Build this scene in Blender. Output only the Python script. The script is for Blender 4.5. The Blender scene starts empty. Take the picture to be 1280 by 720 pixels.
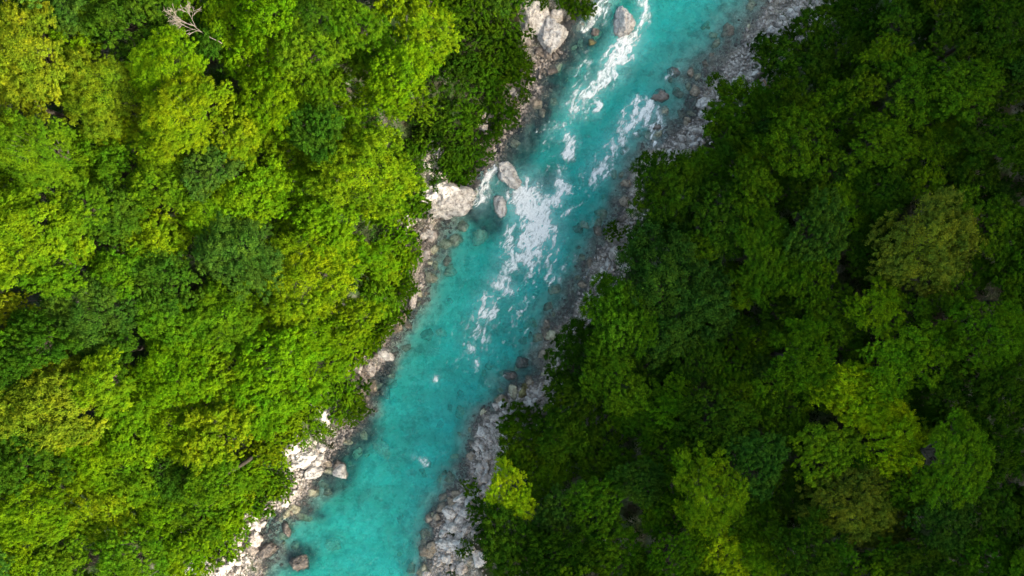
import bpy, bmesh, math, random
import numpy as np
from mathutils import Vector, Matrix
sc = bpy.context.scene
COL = sc.collection
rad = math.radians
CAM_H = 100.0

# ------------------------------------------------------------------ camera, sky, sun
cam_d = bpy.data.cameras.new('camera'); cam = bpy.data.objects.new('camera', cam_d); COL.objects.link(cam)
cam.location = (0, 0, CAM_H); cam.rotation_euler = (0, 0, 0)
cam_d.sensor_width = 36; cam_d.lens = 36 * CAM_H / 128.0
cam_d.clip_start = 0.5; cam_d.clip_end = 6000
sc.camera = cam
SUN_EL = rad(34); SUN_AZ = rad(-28)            # azimuth measured from +x, counter-clockwise
w = bpy.data.worlds.new('World'); sc.world = w; w.use_nodes = True
nt = w.node_tree; bg = nt.nodes['Background']
sky = nt.nodes.new('ShaderNodeTexSky'); sky.sky_type = 'NISHITA'; sky.sun_disc = False
sky.sun_elevation = SUN_EL; sky.sun_rotation = rad(90) - SUN_AZ
tintn = nt.nodes.new('ShaderNodeMix'); tintn.data_type = 'RGBA'; tintn.blend_type = 'MULTIPLY'; tintn.inputs[0].default_value = 1.0
tintn.inputs[7].default_value = (1.0, .955, .79, 1); nt.links.new(sky.outputs[0], tintn.inputs[6]); nt.links.new(tintn.outputs[2], bg.inputs[0]); bg.inputs[1].default_value = 0.15
sky.dust_density = 4.0; sky.ozone_density = 0.4; sky.air_density = 1.0
sun_d = bpy.data.lights.new('sun', 'SUN'); sun = bpy.data.objects.new('sun', sun_d); COL.objects.link(sun)
sun_d.energy = 2.1; sun_d.angle = rad(0.6); sun_d.color = (1.0, 0.93, 0.80)
sdir = Vector((math.cos(SUN_EL) * math.cos(SUN_AZ), math.cos(SUN_EL) * math.sin(SUN_AZ), math.sin(SUN_EL)))
sun.rotation_euler = sdir.to_track_quat('Z', 'Y').to_euler()
sun.location = sdir * 300
sc.view_settings.view_transform = 'Standard'; sc.view_settings.look = 'None'
sc.view_settings.exposure = 2.05; sc.view_settings.gamma = 1.0; sc.view_settings.use_curve_mapping = False
sc.render.engine = 'CYCLES'
cy = sc.cycles
cy.max_bounces = 8; cy.diffuse_bounces = 3; cy.glossy_bounces = 2; cy.transmission_bounces = 4
cy.transparent_max_bounces = 10; cy.volume_bounces = 0; cy.caustics_reflective = False; cy.caustics_refractive = False

# ------------------------------------------------------------------ numpy noise
def _hash(ix, iy, iz, seed):
    h = (ix.astype(np.int64) * 374761393 + iy.astype(np.int64) * 668265263 + iz.astype(np.int64) * 2147483647 + seed * 974634777) & 0xffffffff
    h = ((h ^ (h >> 13)) * 1274126177) & 0xffffffff
    h = ((h ^ (h >> 16)) * 2246822519) & 0xffffffff
    return ((h ^ (h >> 15)) & 0xffffff) / float(0xffffff)
def vnoise(x, y, z=None, seed=0):
    x = np.asarray(x, float); y = np.asarray(y, float)
    z = np.zeros_like(x) if z is None else np.asarray(z, float)
    ix, iy, iz = np.floor(x), np.floor(y), np.floor(z)
    fx, fy, fz = x - ix, y - iy, z - iz
    fx, fy, fz = [f * f * f * (f * (f * 6 - 15) + 10) for f in (fx, fy, fz)]
    r = 0
    for a in (0, 1):
        for b in (0, 1):
            for c in (0, 1):
                wgt = (fx if a else 1 - fx) * (fy if b else 1 - fy) * (fz if c else 1 - fz)
                r = r + wgt * _hash(ix + a, iy + b, iz + c, seed)
    return r
def fbm(x, y, z=None, seed=0, octv=4, gain=0.5):
    s = 0; a = 1; t = 0; f = 1
    for o in range(octv):
        s = s + a * vnoise(x * f, y * f, None if z is None else z * f, seed + o * 17); t += a; a *= gain; f *= 2.03
    return s / t            # 0..1, mean 0.5
def sstep(a, b, x):
    t = np.clip((x - a) / (b - a), 0, 1); return t * t * (3 - 2 * t)

# ------------------------------------------------------------------ map of the place (survey points, decimetres from the photo's corner)
def W(px, py): return ((px - 640) * 0.1, (360 - py) * 0.1)
SHORE_L = [(2300,-3900),(1500,-1900),(1050,-800),(850,-250),(770,-60),(738,0),(710,36),(694,62),(676,88),(668,114),(652,150),(626,186),(606,210),(592,240),(561,267),(534,300),(527,332),(516,372),(497,395),(485,430),(476,457),(456,477),(455,512),(440,530),(412,560),(400,590),(388,606),(362,632),(330,644),(322,668),(334,690),(326,706),(318,730),(280,800),(200,1000),(-50,1700),(-700,3200),(-1700,5200)]
SHORE_R = [(2700,-3900),(1850,-1900),(1300,-800),(1110,-250),(1012,-60),(974,0),(948,28),(926,59),(899,90),(878,117),(874,150),(840,172),(809,193),(794,220),(789,243),(783,266),(764,300),(745,335),(734,367),(718,390),(698,414),(686,436),(684,472),(657,489),(628,508),(604,532),(596,567),(592,598),(566,634),(552,658),(544,700),(536,722),(500,800),(430,1000),(200,1700),(-350,3200),(-1250,5200)]
PL = np.array([W(*p) for p in SHORE_L]); PR = np.array([W(*p) for p in SHORE_R])
def dpoly(x, y, P):
    best = np.full(x.shape, 1e9)
    for i in range(len(P) - 1):
        ax, ay = P[i]; bx, by = P[i + 1]; dx, dy = bx - ax, by - ay
        t = np.clip(((x - ax) * dx + (y - ay) * dy) / (dx * dx + dy * dy), 0, 1)
        best = np.minimum(best, (x - ax - t * dx) ** 2 + (y - ay - t * dy) ** 2)
    return np.sqrt(best)
POLY = np.vstack([PL, PR[::-1]])
def inpoly(x, y, P):
    ins = np.zeros(x.shape, bool); n = len(P); j = n - 1
    for i in range(n):
        xi, yi = P[i]; xj, yj = P[j]
        if yi != yj:
            c = ((yi > y) != (yj > y)) & (x < (xj - xi) * (y - yi) / (yj - yi) + xi); ins ^= c
        j = i
    return ins
def strokes(x, y, S):
    """max over strokes of (1-d/r)*k ; S = list of (points_px, r_px, k)"""
    out = np.zeros(x.shape)
    for pts, r, k in S:
        P = np.array([W(*p) for p in pts])
        if len(P) == 1: d = np.hypot(x - P[0, 0], y - P[0, 1])
        else: d = dpoly(x, y, P)
        out = np.maximum(out, np.clip(1 - d / (r * 0.1), 0, 1) * k)
    return out
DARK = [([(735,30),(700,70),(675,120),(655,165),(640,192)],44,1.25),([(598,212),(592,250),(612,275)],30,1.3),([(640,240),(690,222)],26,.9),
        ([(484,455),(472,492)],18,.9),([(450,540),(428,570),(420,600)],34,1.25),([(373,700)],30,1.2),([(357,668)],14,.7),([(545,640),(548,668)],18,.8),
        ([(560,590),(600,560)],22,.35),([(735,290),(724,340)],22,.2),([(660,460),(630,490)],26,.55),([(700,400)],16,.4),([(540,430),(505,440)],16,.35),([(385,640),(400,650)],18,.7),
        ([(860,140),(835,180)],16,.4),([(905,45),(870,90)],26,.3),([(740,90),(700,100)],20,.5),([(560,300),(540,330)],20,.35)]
SHOAL = [([(940,10),(900,60),(860,110),(850,150)],84,1.15),([(790,250),(740,330),(700,400),(690,470)],58,1.0),([(600,540),(590,600)],28,.6),([(330,660),(380,655),(350,700)],50,.9),
         ([(560,300),(540,340),(520,400),(500,430)],48,.9),([(680,110),(660,150)],40,.5),([(450,560)],25,.4),([(560,640),(545,690)],26,.5),([(740,160),(735,300)],26,.25)]
# sun-shade boundary on the left bank, in sun-aligned coordinates -> crest of the hill east of the river
cA, sA = math.cos(SUN_AZ), math.sin(SUN_AZ)
BOUND = [W(*p) for p in [(640,-260),(590,-60),(550,0),(540,100),(522,200),(508,290),(492,350),(465,420),(435,490),(395,585),(330,650),(300,720),(240,860)]]
bu = np.array([x * cA + y * sA for x, y in BOUND]); bv = np.array([-x * sA + y * cA for x, y in BOUND])
o_ = np.argsort(bv); bu = bu[o_]; bv = bv[o_]
HD = 175.0
def height(x, y):
    x = np.asarray(x, float); y = np.asarray(y, float)
    wx = x + (fbm(x / 2.2, y / 2.2, seed=3) - .5) * 2.4; wy = y + (fbm(x / 2.2, y / 2.2, seed=9) - .5) * 2.4
    ins = inpoly(wx, wy, POLY); dl = dpoly(wx, wy, PL); dr = dpoly(wx, wy, PR)
    q = np.minimum(dl / 5.0, dr / 6.5)
    shoal = strokes(x, y, SHOAL)
    depth = 2.7 * sstep(0.0, 1.0, q) * (1 - .55 * np.clip(shoal * 1.3, 0, 1)) + .18 * np.clip(q * 8, 0, 1)
    depth = depth + (fbm(x / 3, y / 3, seed=21) - .5) * 1.3 * np.clip(q, 0, 1) + (fbm(x / .9, y / .9, seed=22, octv=3) - .5) * .6 * np.clip(q * 3, 0, 1)
    depth = np.clip(depth, 0.03, 6)
    d = np.minimum(dl, dr); left = dl < dr
    rise = .16 * np.clip(d, 0, 3) + np.where(left, .42, .30) * np.clip(d - 3, 0, 10) + np.where(left, .20, .16) * np.clip(d - 13, 0, 50) + .0 * d
    rise = rise + (fbm(x / 6, y / 6, seed=31) - .5) * 2.0 * np.clip(d / 6, 0, 1) + (fbm(x / .8, y / .8, seed=33, octv=3) - .5) * .7 * np.clip(d * 1.5, 0, 1) + .04
    # the valley side east of the river
    u = x * cA + y * sA; v = -x * sA + y * cA
    ub = np.interp(v, bv, bu); uc = ub + HD; hc = 2.2 + HD * math.tan(SUN_EL) + (fbm(v / 9, v * 0, seed=43) - .5) * 6.0
    xc = uc * cA - v * sA
    t = np.clip((x - 67) / np.maximum(xc - 67, 20), 0, 3)
    keep = np.where(left & ~ins, 0, 1.) * (1 - np.exp(-np.clip(d, 0, 400) / 18.0)) * np.where(ins, 0, 1)
    fade = 1 - sstep(150, 420, np.abs(v))
    hill = hc * (np.clip(t, 0, 1) - .25 * np.clip(t - 1, 0, 1.5)) * fade * keep
    rise = np.where(x > 67, rise * (1 - np.clip(t, 0, 1)), rise) + hill
    # far hills
    far = np.hypot(x, y); rise = rise + sstep(420, 1200, far) * (30 + 160 * fbm(x / 400, y / 400, seed=51)) * (1 - np.exp(-d / 120)) * np.where(ins, 0, 1)
    return np.where(ins, -depth, rise)
def h1(x, y): return float(height(np.array([x]), np.array([y]))[0])

# ------------------------------------------------------------------ tagging helpers
def tag(o, label=None, cat=None, group=None, kind=None):
    if label: o['label'] = label
    if cat: o['category'] = cat
    if group: o['group'] = group
    if kind: o['kind'] = kind
    return o
def mesh_np(name, verts, faces, mat=None, smooth=False):
    me = bpy.data.meshes.new(name)
    verts = np.asarray(verts, np.float32); faces = np.asarray(faces, np.int32); k = faces.shape[1]
    me.vertices.add(len(verts)); me.vertices.foreach_set('co', verts.ravel())
    me.loops.add(faces.size); me.loops.foreach_set('vertex_index', faces.ravel())
    me.polygons.add(len(faces)); me.polygons.foreach_set('loop_start', np.arange(0, faces.size, k, dtype=np.int32))
    me.polygons.foreach_set('loop_total', np.full(len(faces), k, np.int32))
    if smooth: me.polygons.foreach_set('use_smooth', np.ones(len(faces), bool))
    me.update(); me.validate()
    if mat: me.materials.append(mat)
    return me
def fattr(me, name, vals, dom='POINT'):
    a = me.attributes.new(name, 'FLOAT', dom); a.data.foreach_set('value', np.asarray(vals, np.float32).ravel())
def link(name, me, parent=None):
    o = bpy.data.objects.new(name, me); COL.objects.link(o)
    if parent: o.parent = parent
    return o

# ------------------------------------------------------------------ materials
def newmat(name):
    m = bpy.data.materials.new(name); m.use_nodes = True; n = m.node_tree
    for x in list(n.nodes): n.nodes.remove(x)
    return m, n, n.nodes.new('ShaderNodeOutputMaterial')
class N:
    def __init__(s, t): s.t = t
    def __call__(s, kind, ins=None, **kw):
        nd = s.t.nodes.new('ShaderNode' + kind)
        for k, v in kw.items(): setattr(nd, k, v)
        for k, v in (ins or {}).items():
            if isinstance(v, bpy.types.NodeSocket): s.t.links.new(v, nd.inputs[k])
            else: nd.inputs[k].default_value = v
        return nd
    def attr(s, name): return s('Attribute', attribute_name=name).outputs['Fac']
    def math(s, op, a, b=0.0, c=None, clamp=False):
        d = {0: a, 1: b}
        if c is not None: d[2] = c
        return s('Math', d, operation=op, use_clamp=clamp).outputs[0]
    def mix(s, f, a, b, bt='MIX'):
        nd = s('Mix', data_type='RGBA', blend_type=bt)
        for k, v in ((0, f), (6, a), (7, b)):
            if isinstance(v, bpy.types.NodeSocket): s.t.links.new(v, nd.inputs[k])
            else: nd.inputs[k].default_value = v
        return nd.outputs[2]
    def ramp(s, f, stops):
        nd = s('ValToRGB', {0: f}); e = nd.color_ramp.elements
        e[0].position, e[0].color = stops[0]; e[1].position, e[1].color = stops[-1]
        for p, c in stops[1:-1]:
            x = e.new(p); x.color = c
        return nd.outputs[0]
    def noise(s, vec, scale, detail=4, rough=.55): return s('TexNoise', {'Vector': vec, 'Scale': scale, 'Detail': detail, 'Roughness': rough}).outputs[0]
def c4(r, g, b): return (r, g, b, 1)
def g4(v): return (v, v, v, 1)

def terrain_material():
    m, t, out = newmat('terrain_ground'); n = N(t)
    pos = n('NewGeometry').outputs['Position']
    grav, dark, brown = n.attr('gravel'), n.attr('dark'), n.attr('brown')
    wv = n.noise(pos, 1.3, 2)
    v1 = n('TexVoronoi', {'Vector': pos, 'Scale': 2.1, 'Randomness': 1.0})
    v2 = n('TexVoronoi', {'Vector': pos, 'Scale': 5.5, 'Randomness': 1.0})
    sep = n('SeparateColor', {0: v1.outputs['Color']}).outputs[0]; sep2 = n('SeparateColor', {0: v2.outputs['Color']}).outputs[0]
    tone = n.math('ADD', n.math('MULTIPLY', sep, .5), n.math('MULTIPLY', sep2, .5))
    stone = n.ramp(tone, [(0.15, c4(.28, .225, .18)), (.45, c4(.46, .39, .33)), (.8, c4(.70, .63, .56))])
    edge = n('TexVoronoi', {'Vector': pos, 'Scale': 2.1}, feature='DISTANCE_TO_EDGE').outputs[0]
    edge2 = n('TexVoronoi', {'Vector': pos, 'Scale': 5.5}, feature='DISTANCE_TO_EDGE').outputs[0]
    e = n.math('MULTIPLY', n.ramp(edge, [(0, g4(.22)), (.10, g4(1))]), n.ramp(edge2, [(0, g4(.3)), (.16, g4(1))]))
    stone = n.mix(1.0, stone, e, 'MULTIPLY')
    z = n('SeparateXYZ', {0: pos}).outputs[2]
    # pale silt of the channel
    silt = n.mix(n.noise(pos, .35, 5, .6), c4(.44, .52, .43), c4(.76, .82, .72))
    under = n('MapRange', {0: z, 1: -.15, 2: -1.1, 3: .15, 4: .95}).outputs[0]
    col = n.mix(under, stone, silt)
    brn = n.mix(n.noise(pos, 2.5, 4), c4(.22, .17, .12), c4(.52, .45, .36))
    col = n.mix(n.math('MULTIPLY', brown, n.ramp(n.noise(pos, .9, 5), [(.38, g4(.1)), (.62, g4(.9))])), col, brn)
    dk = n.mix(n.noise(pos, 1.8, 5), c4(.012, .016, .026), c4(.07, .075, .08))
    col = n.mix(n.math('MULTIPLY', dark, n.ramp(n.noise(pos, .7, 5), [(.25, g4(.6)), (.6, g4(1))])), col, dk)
    # mottled darker stones lying on the bed
    mott = n.ramp(n.noise(pos, .8, 6, .65), [(.46, g4(1)), (.62, g4(.55))])
    col = n.mix(1.0, col, mott, 'MULTIPLY')
    soil = n.mix(n.noise(pos, 1.1, 6, .7), c4(.014, .018, .007), c4(.045, .042, .022))
    soil = n.mix(n.ramp(n.noise(pos, .45, 5), [(.42, g4(0)), (.6, g4(1))]), soil, c4(.035, .07, .015))
    col = n.mix(grav, soil, col)
    bh = n.math('ADD', n.math('MULTIPLY', edge, .6), n.noise(pos, 3, 6, .65))
    bump = n('Bump', {'Height': bh, 'Strength': .9, 'Distance': .3})
    b = n('BsdfPrincipled', {'Base Color': col, 'Roughness': .85, 'Normal': bump.outputs[0], 'Specular IOR Level': .2})
    t.links.new(b.outputs[0], out.inputs[0]); return m

def water_material():
    m, t, out = newmat('river_water'); n = N(t)
    pos = n('NewGeometry').outputs['Position']
    mp = n('Mapping', {'Vector': pos, 'Rotation': (0, 0, rad(-62)), 'Scale': (1.0, 1.7, 1)}).outputs[0]
    hgt = n.math('ADD', n.noise(mp, .8, 8, .62), n.math('MULTIPLY', n.noise(pos, 2.2, 5, .6), .5))
    bump = n('Bump', {'Height': hgt, 'Strength': 1.0, 'Distance': .28})
    gl = n('BsdfGlossy', {'Color': c4(1, 1, 1), 'Roughness': .12, 'Normal': bump.outputs[0]})
    tr = n('BsdfTransparent', {'Color': c4(1, 1, 1)})
    # glacial silt in suspension : scatters turquoise near the top
    rough = n.attr('churn')
    silt = n('BsdfDiffuse', {'Color': c4(.006, .52, .475), 'Normal': bump.outputs[0]})
    sf = n.math('MULTIPLY', n.attr('deep'), n.ramp(n.noise(mp, .16, 6, .6), [(.35, g4(.16)), (.65, g4(.48))]))
    body = n('MixShader', {0: sf, 1: tr.outputs[0], 2: silt.outputs[0]})
    milk = n('BsdfDiffuse', {'Color': c4(.42, .84, .82)})
    body2 = n('MixShader', {0: n.math('MULTIPLY', rough, n.ramp(n.noise(mp, 1.1, 6, .7), [(.3, g4(.1)), (.7, g4(.75))])), 1: body.outputs[0], 2: milk.outputs[0]})
    fr = n('Fresnel', {'IOR': 1.33, 'Normal': bump.outputs[0]})
    mx = n('MixShader', {0: fr.outputs[0], 1: body2.outputs[0], 2: gl.outputs[0]})
    t.links.new(mx.outputs[0], out.inputs[0])
    ab = n('VolumeAbsorption', {'Color': c4(.0, .94, .912), 'Density': .54})
    t.links.new(ab.outputs[0], out.inputs[1]); return m

def foam_material():
    m, t, out = newmat('white_foam'); n = N(t)
    pos = n('NewGeometry').outputs['Position']
    bp = n('Bump', {'Height': n.noise(pos, 3.5, 6, .7), 'Strength': .8, 'Distance': .2})
    d = n('BsdfDiffuse', {'Color': c4(.95, .955, .93), 'Normal': bp.outputs[0]}); tr = n('BsdfTransparent')
    f = n.math('MULTIPLY', n.attr('alpha'), n.ramp(n.noise(pos, 7, 4, .7), [(.3, g4(.65)), (.6, g4(1))]), clamp=True)
    mx = n('MixShader', {0: f, 1: tr.outputs[0], 2: d.outputs[0]})
    t.links.new(mx.outputs[0], out.inputs[0]); return m

def rock_material(name, lo, hi, moss=.25, wetf=.7):
    m, t, out = newmat(name); n = N(t)
    pos = n('NewGeometry').outputs['Position']; oc = n('TexCoord').outputs['Object']
    a = n.noise(pos, 1.6, 8, .68)
    col = n.mix(n.ramp(a, [(.36, g4(0)), (.58, g4(1))]), lo, hi)
    crack = n('TexVoronoi', {'Vector': n.mix(.35, pos, n('TexNoise', {'Vector': pos, 'Scale': 2.2, 'Detail': 3}).outputs['Color'], 'ADD'), 'Scale': .9}, feature='DISTANCE_TO_EDGE').outputs[0]
    col = n.mix(1.0, col, n.ramp(n.noise(pos, 3.1, 7, .75), [(.36, g4(.28)), (.46, g4(.85)), (.55, g4(1))]), 'MULTIPLY')
    col = n.mix(n.math('MULTIPLY', n.ramp(n.noise(pos, 2.9, 6, .7), [(.55, g4(0)), (.66, g4(1))]), moss), col, c4(.05, .05, .025))
    z = n('SeparateXYZ', {0: pos}).outputs[2]
    zz = n.math('ADD', z, n.math('MULTIPLY', n.noise(pos, 2, 4), .5))
    wet = n('MapRange', {0: zz, 1: .22, 2: .5, 3: wetf, 4: 0}).outputs[0]
    col = n.mix(wet, col, c4(.075, .06, .05))
    bump = n('Bump', {'Height': n.math('ADD', n.noise(pos, 4, 8, .7), n.math('MULTIPLY', n.noise(pos, 1.4, 3), 1.2)), 'Strength': .9, 'Distance': .22})
    b = n('BsdfPrincipled', {'Base Color': col, 'Roughness': .8, 'Normal': bump.outputs[0], 'Specular IOR Level': .25})
    t.links.new(b.outputs[0], out.inputs[0]); return m

def leaf_material():
    m, t, out = newmat('leaves'); n = N(t)
    oi = n('ObjectInfo'); tint = n.attr('tint'); tip = n.attr('tip')
    pos = n('NewGeometry').outputs['Position']
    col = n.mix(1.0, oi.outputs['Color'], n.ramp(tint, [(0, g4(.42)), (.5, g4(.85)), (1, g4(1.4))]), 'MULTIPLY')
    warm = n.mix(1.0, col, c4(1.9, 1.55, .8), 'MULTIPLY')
    col = n.mix(n.math('MULTIPLY', tip, .75), col, warm)  # yellow new growth, also lightened on clump tops as if lit from above
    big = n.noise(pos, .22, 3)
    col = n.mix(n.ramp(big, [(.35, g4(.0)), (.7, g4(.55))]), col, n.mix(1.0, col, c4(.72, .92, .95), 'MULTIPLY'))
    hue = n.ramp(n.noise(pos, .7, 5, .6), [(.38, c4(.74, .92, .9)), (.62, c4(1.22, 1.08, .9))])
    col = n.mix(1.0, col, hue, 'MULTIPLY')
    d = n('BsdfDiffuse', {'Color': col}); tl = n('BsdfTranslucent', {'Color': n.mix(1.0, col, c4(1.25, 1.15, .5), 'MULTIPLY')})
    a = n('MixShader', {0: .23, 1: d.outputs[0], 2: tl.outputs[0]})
    t.links.new(a.outputs[0], out.inputs[0]); return m
def bark_material(name, a, b):
    m, t, out = newmat(name); n = N(t); oc = n('TexCoord').outputs['Object']
    mp = n('Mapping', {'Vector': oc, 'Scale': (6, 6, 1.2)}).outputs[0]
    col = n.mix(n.noise(mp, 2, 6), a, b)
    bump = n('Bump', {'Height': n.noise(mp, 3, 6), 'Strength': .6, 'Distance': .05})
    s = n('BsdfPrincipled', {'Base Color': col, 'Roughness': .9, 'Normal': bump.outputs[0]})
    t.links.new(s.outputs[0], out.inputs[0]); return m

M_TER, M_WAT, M_FOAM, M_LEAF = terrain_material(), water_material(), foam_material(), leaf_material()
M_ROCK = rock_material('pale_limestone', c4(.36, .325, .295), c4(.74, .70, .655))
M_BROWN = rock_material('brown_stained_rock', c4(.10, .085, .07), c4(.33, .285, .25), .3, .5)
M_SUBB = rock_material('drowned_brown_rock', c4(.16, .13, .09), c4(.40, .34, .26), .1, .05)
M_GREY = rock_material('grey_cobble', c4(.31, .265, .235), c4(.62, .56, .51), .15)
M_MOSS = rock_material('mossy_rock', c4(.08, .07, .03), c4(.30, .27, .12), .5)
M_SUB = rock_material('algae_covered_rock', c4(.24, .23, .14), c4(.52, .50, .36), .1, .05)
M_BARK = bark_material('bark', c4(.025, .02, .014), c4(.085, .07, .05))
M_DEAD = bark_material('bleached_wood', c4(.15, .125, .10), c4(.34, .29, .24))
M_SNAG = bark_material('brown_dead_wood', c4(.14, .08, .05), c4(.34, .22, .15))

# ------------------------------------------------------------------ the ground: one sheet to the horizon
def axis(lo, hi, step, far, g=1.22):
    core = list(np.arange(lo, hi + step / 2, step)); s = step; a = lo; left = []
    while a > -far:
        s = min(s * g, 80); a -= s; left.append(a)
    s = step; b = hi; right = []
    while b < far:
        s = min(s * g, 80); b += s; right.append(b)
    return np.array(left[::-1] + core + right)
gx = axis(-74, 74, .22, 2600); gy = axis(-44, 44, .22, 2600)
X, Y = np.meshgrid(gx, gy, indexing='ij'); nx, ny = X.shape
xf, yf = X.ravel(), Y.ravel(); zf = height(xf, yf)
idx = np.arange(nx * ny).reshape(nx, ny)
quads = np.stack([idx[:-1, :-1], idx[1:, :-1], idx[1:, 1:], idx[:-1, 1:]], -1).reshape(-1, 4)
me = mesh_np('terrain', np.stack([xf, yf, zf], 1), quads, M_TER, True)
dl, dr = dpoly(xf, yf, PL), dpoly(xf, yf, PR)
dd = np.minimum(dl, dr); left = dl < dr
BARE = [([(1005,20),(960,60),(930,95)],34,1),([(880,130),(850,185),(815,195)],26,1),([(770,310),(745,360),(722,392)],26,1),([(680,480),(650,500),(615,530),(600,570),(600,610),(575,640),(565,690),(575,730)],34,1),
        ([(680,20),(685,60),(672,90)],34,1),([(650,110),(640,150),(612,200)],22,.7),([(558,245),(525,290),(522,330)],34,1),([(475,445),(450,475),(455,510)],24,1),([(410,515),(385,570),(370,600)],26,1),
        ([(330,640),(310,690),(270,710)],24,1),([(545,190),(540,215)],14,.8)]
bare = np.clip(strokes(xf, yf, BARE) * 3.2 + (fbm(xf / 1.1, yf / 1.1, seed=61) - .5) * 1.2, 0, 1)
grav = np.where(zf < .12, 1, np.maximum(bare, np.clip(1.4 - dd / 1.6, 0, 1)))
grav = np.where(zf > .25, grav * np.clip(1.9 - 2.6 * fbm(xf / 1.6, yf / 1.6, seed=63) + .35 * (xf > -5), 0, 1), grav)
grav = np.where(dd > 60, 0, grav)
fattr(me, 'gravel', grav)
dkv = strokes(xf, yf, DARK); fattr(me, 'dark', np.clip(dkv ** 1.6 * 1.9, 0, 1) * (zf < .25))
brown = np.clip(1.15 - np.abs(zf + .10) / .45, 0, 1) * .75
fattr(me, 'brown', brown)
terrain = link('ground', me); tag(terrain, kind='structure')

# water: sheet over every cell whose bed lies below the surface
Z = zf.reshape(nx, ny); low = np.minimum.reduce([Z[:-1, :-1], Z[1:, :-1], Z[1:, 1:], Z[:-1, 1:]]).reshape(-1) < .0
wq = quads[low]; used = np.unique(wq); remap = np.zeros(nx * ny, int); remap[used] = np.arange(len(used))
wxx, wyy = xf[used], yf[used]
wz = np.zeros(len(used)) + (fbm(wxx * 1.2, wyy * .8, seed=71, octv=3) - .5) * .05
FOAM = [([(786,50),(776,68),(766,86)],15,1.0),([(766,86),(752,104),(742,114)],12,.8),([(745,108),(730,120),(718,136)],14,.72),([(718,136),(704,152),(690,168)],10,.38),([(752,104),(746,122),(744,140)],7,.6),
        ([(793,127),(800,131)],6,.7),([(812,137),(798,147),(785,160)],11,.95),([(785,160),(770,180),(760,198),(746,216)],13,.62),([(824,140),(820,160),(818,176)],9,.5),([(775,148),(790,130),(810,126)],5,.5),
        ([(770,-20),(755,4),(744,18),(732,34)],9,.75),([(797,-15),(805,5),(801,30),(790,50)],8,.7),([(764,2),(756,30)],4,.4),([(612,214),(605,240),(600,252)],11,.72),([(646,226),(650,240)],8,1.0),
        ([(650,236),(656,246)],12,1.3),([(656,246),(664,262),(672,284)],22,1.3),([(672,272),(682,286)],14,1.1),([(672,284),(664,302),(658,316)],17,1.05),([(640,285),(634,305),(636,325)],9,.55),([(652,318),(638,328)],15,.75),([(664,318),(662,330)],11,.7),
        ([(622,352),(634,360)],11,.85),([(612,375),(604,392)],12,.7),([(615,396),(600,390)],6,.6),([(600,405),(596,430)],16,.32),([(699,226),(702,240),(698,250),(684,252)],9,.95),([(712,262),(704,268)],5,.7),([(692,300),(694,318)],8,.5),
        ([(708,166),(714,178),(710,192)],8,.75),([(700,210),(700,226)],6,.4),([(595,455)],5,.7),([(543,475)],5,.45),([(530,577)],5,.45),([(517,570)],3,.7),([(660,345),(690,335)],18,.28),([(655,375),(640,395)],14,.28),
        ([(735,70),(725,100)],10,.25),([(745,200),(735,225)],12,.3),([(680,300),(690,320),(690,345)],12,.42),([(835,95),(850,88)],5,.2)]
wme = mesh_np('river', np.stack([wxx, wyy, wz], 1), remap[wq], M_WAT, True)
dpt = -zf[used]
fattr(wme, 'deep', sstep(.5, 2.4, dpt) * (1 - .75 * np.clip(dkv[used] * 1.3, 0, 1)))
FS = [(p, r * 2.3, k) for p, r, k in FOAM]
fattr(wme, 'churn', np.clip(strokes(wxx, wyy, FS) * .95, 0, 1) ** 1.4)
water = link('river_water', wme); tag(water, kind='structure')

# foam: broken white water riding on the rapids
fx = np.arange(-14, 24, .075); fy = np.arange(-24, 40, .075)
FX, FY = np.meshgrid(fx, fy, indexing='ij'); a, b = FX.ravel(), FY.ravel()
w1 = (fbm(a / 1.6, b / 1.6, seed=81) - .5) * 1.5; w2 = (fbm(a / 1.6, b / 1.6, seed=82) - .5) * 1.5
S0 = strokes(a + w1, b + w2, [(p, r * 1.3, k) for p, r, k in FOAM])
ca, sa = math.cos(rad(62)), math.sin(rad(62))
al, ac = a * ca + b * sa + w1 * .8, -a * sa + b * ca + w2 * .8
nz = fbm(al / .9, ac / .38, seed=83, octv=5, gain=.62)
ridge = 1 - np.abs(fbm(al / 1.4, ac / .6, seed=84, octv=4) - .5) * 5
fa = np.clip((S0 * 1.15 + (nz - .5) * 2.0 + np.clip(ridge, 0, 1) * .30 - .46) * 2.2, 0, 1) * np.clip(S0 * 5, 0, 1)
# small whitecaps over the fast reach
caps = np.clip((fbm(al / .7, ac / .25, seed=85, octv=3) - .77) * 9, 0, 1) * np.clip(strokes(a, b, [([(690,180),(700,320),(640,400),(600,440)],60,1.)]) * 1.5, 0, 1) * .7
fa = fa * np.clip(.22 + 2.3 * (fbm(al / .55, ac / .17, seed=87, octv=4, gain=.6) - .18) ** 1.2 * 1.5 + .5 * np.clip(S0 - .75, 0, 1), 0, 1)
fa = np.maximum(fa, caps).reshape(FX.shape)
cell = (fa[:-1, :-1] + fa[1:, 1:] + fa[1:, :-1] + fa[:-1, 1:]) > .04
ii = np.arange(FX.size).reshape(FX.shape)
fq = np.stack([ii[:-1, :-1], ii[1:, :-1], ii[1:, 1:], ii[:-1, 1:]], -1)[cell]
us = np.unique(fq); rm = np.zeros(FX.size, int); rm[us] = np.arange(len(us)); fv = fa.ravel()[us]
fz = .035 + fv * (.03 + .05 * fbm(a[us] / .35, b[us] / .35, seed=86, octv=3))
fme = mesh_np('foam', np.stack([a[us], b[us], fz], 1), rm[fq], M_FOAM, True)
fattr(fme, 'alpha', fv)
tag(link('white_water', fme), 'white foam broken over the rapids between boulders and midstream', 'foam', kind='stuff')

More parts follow.
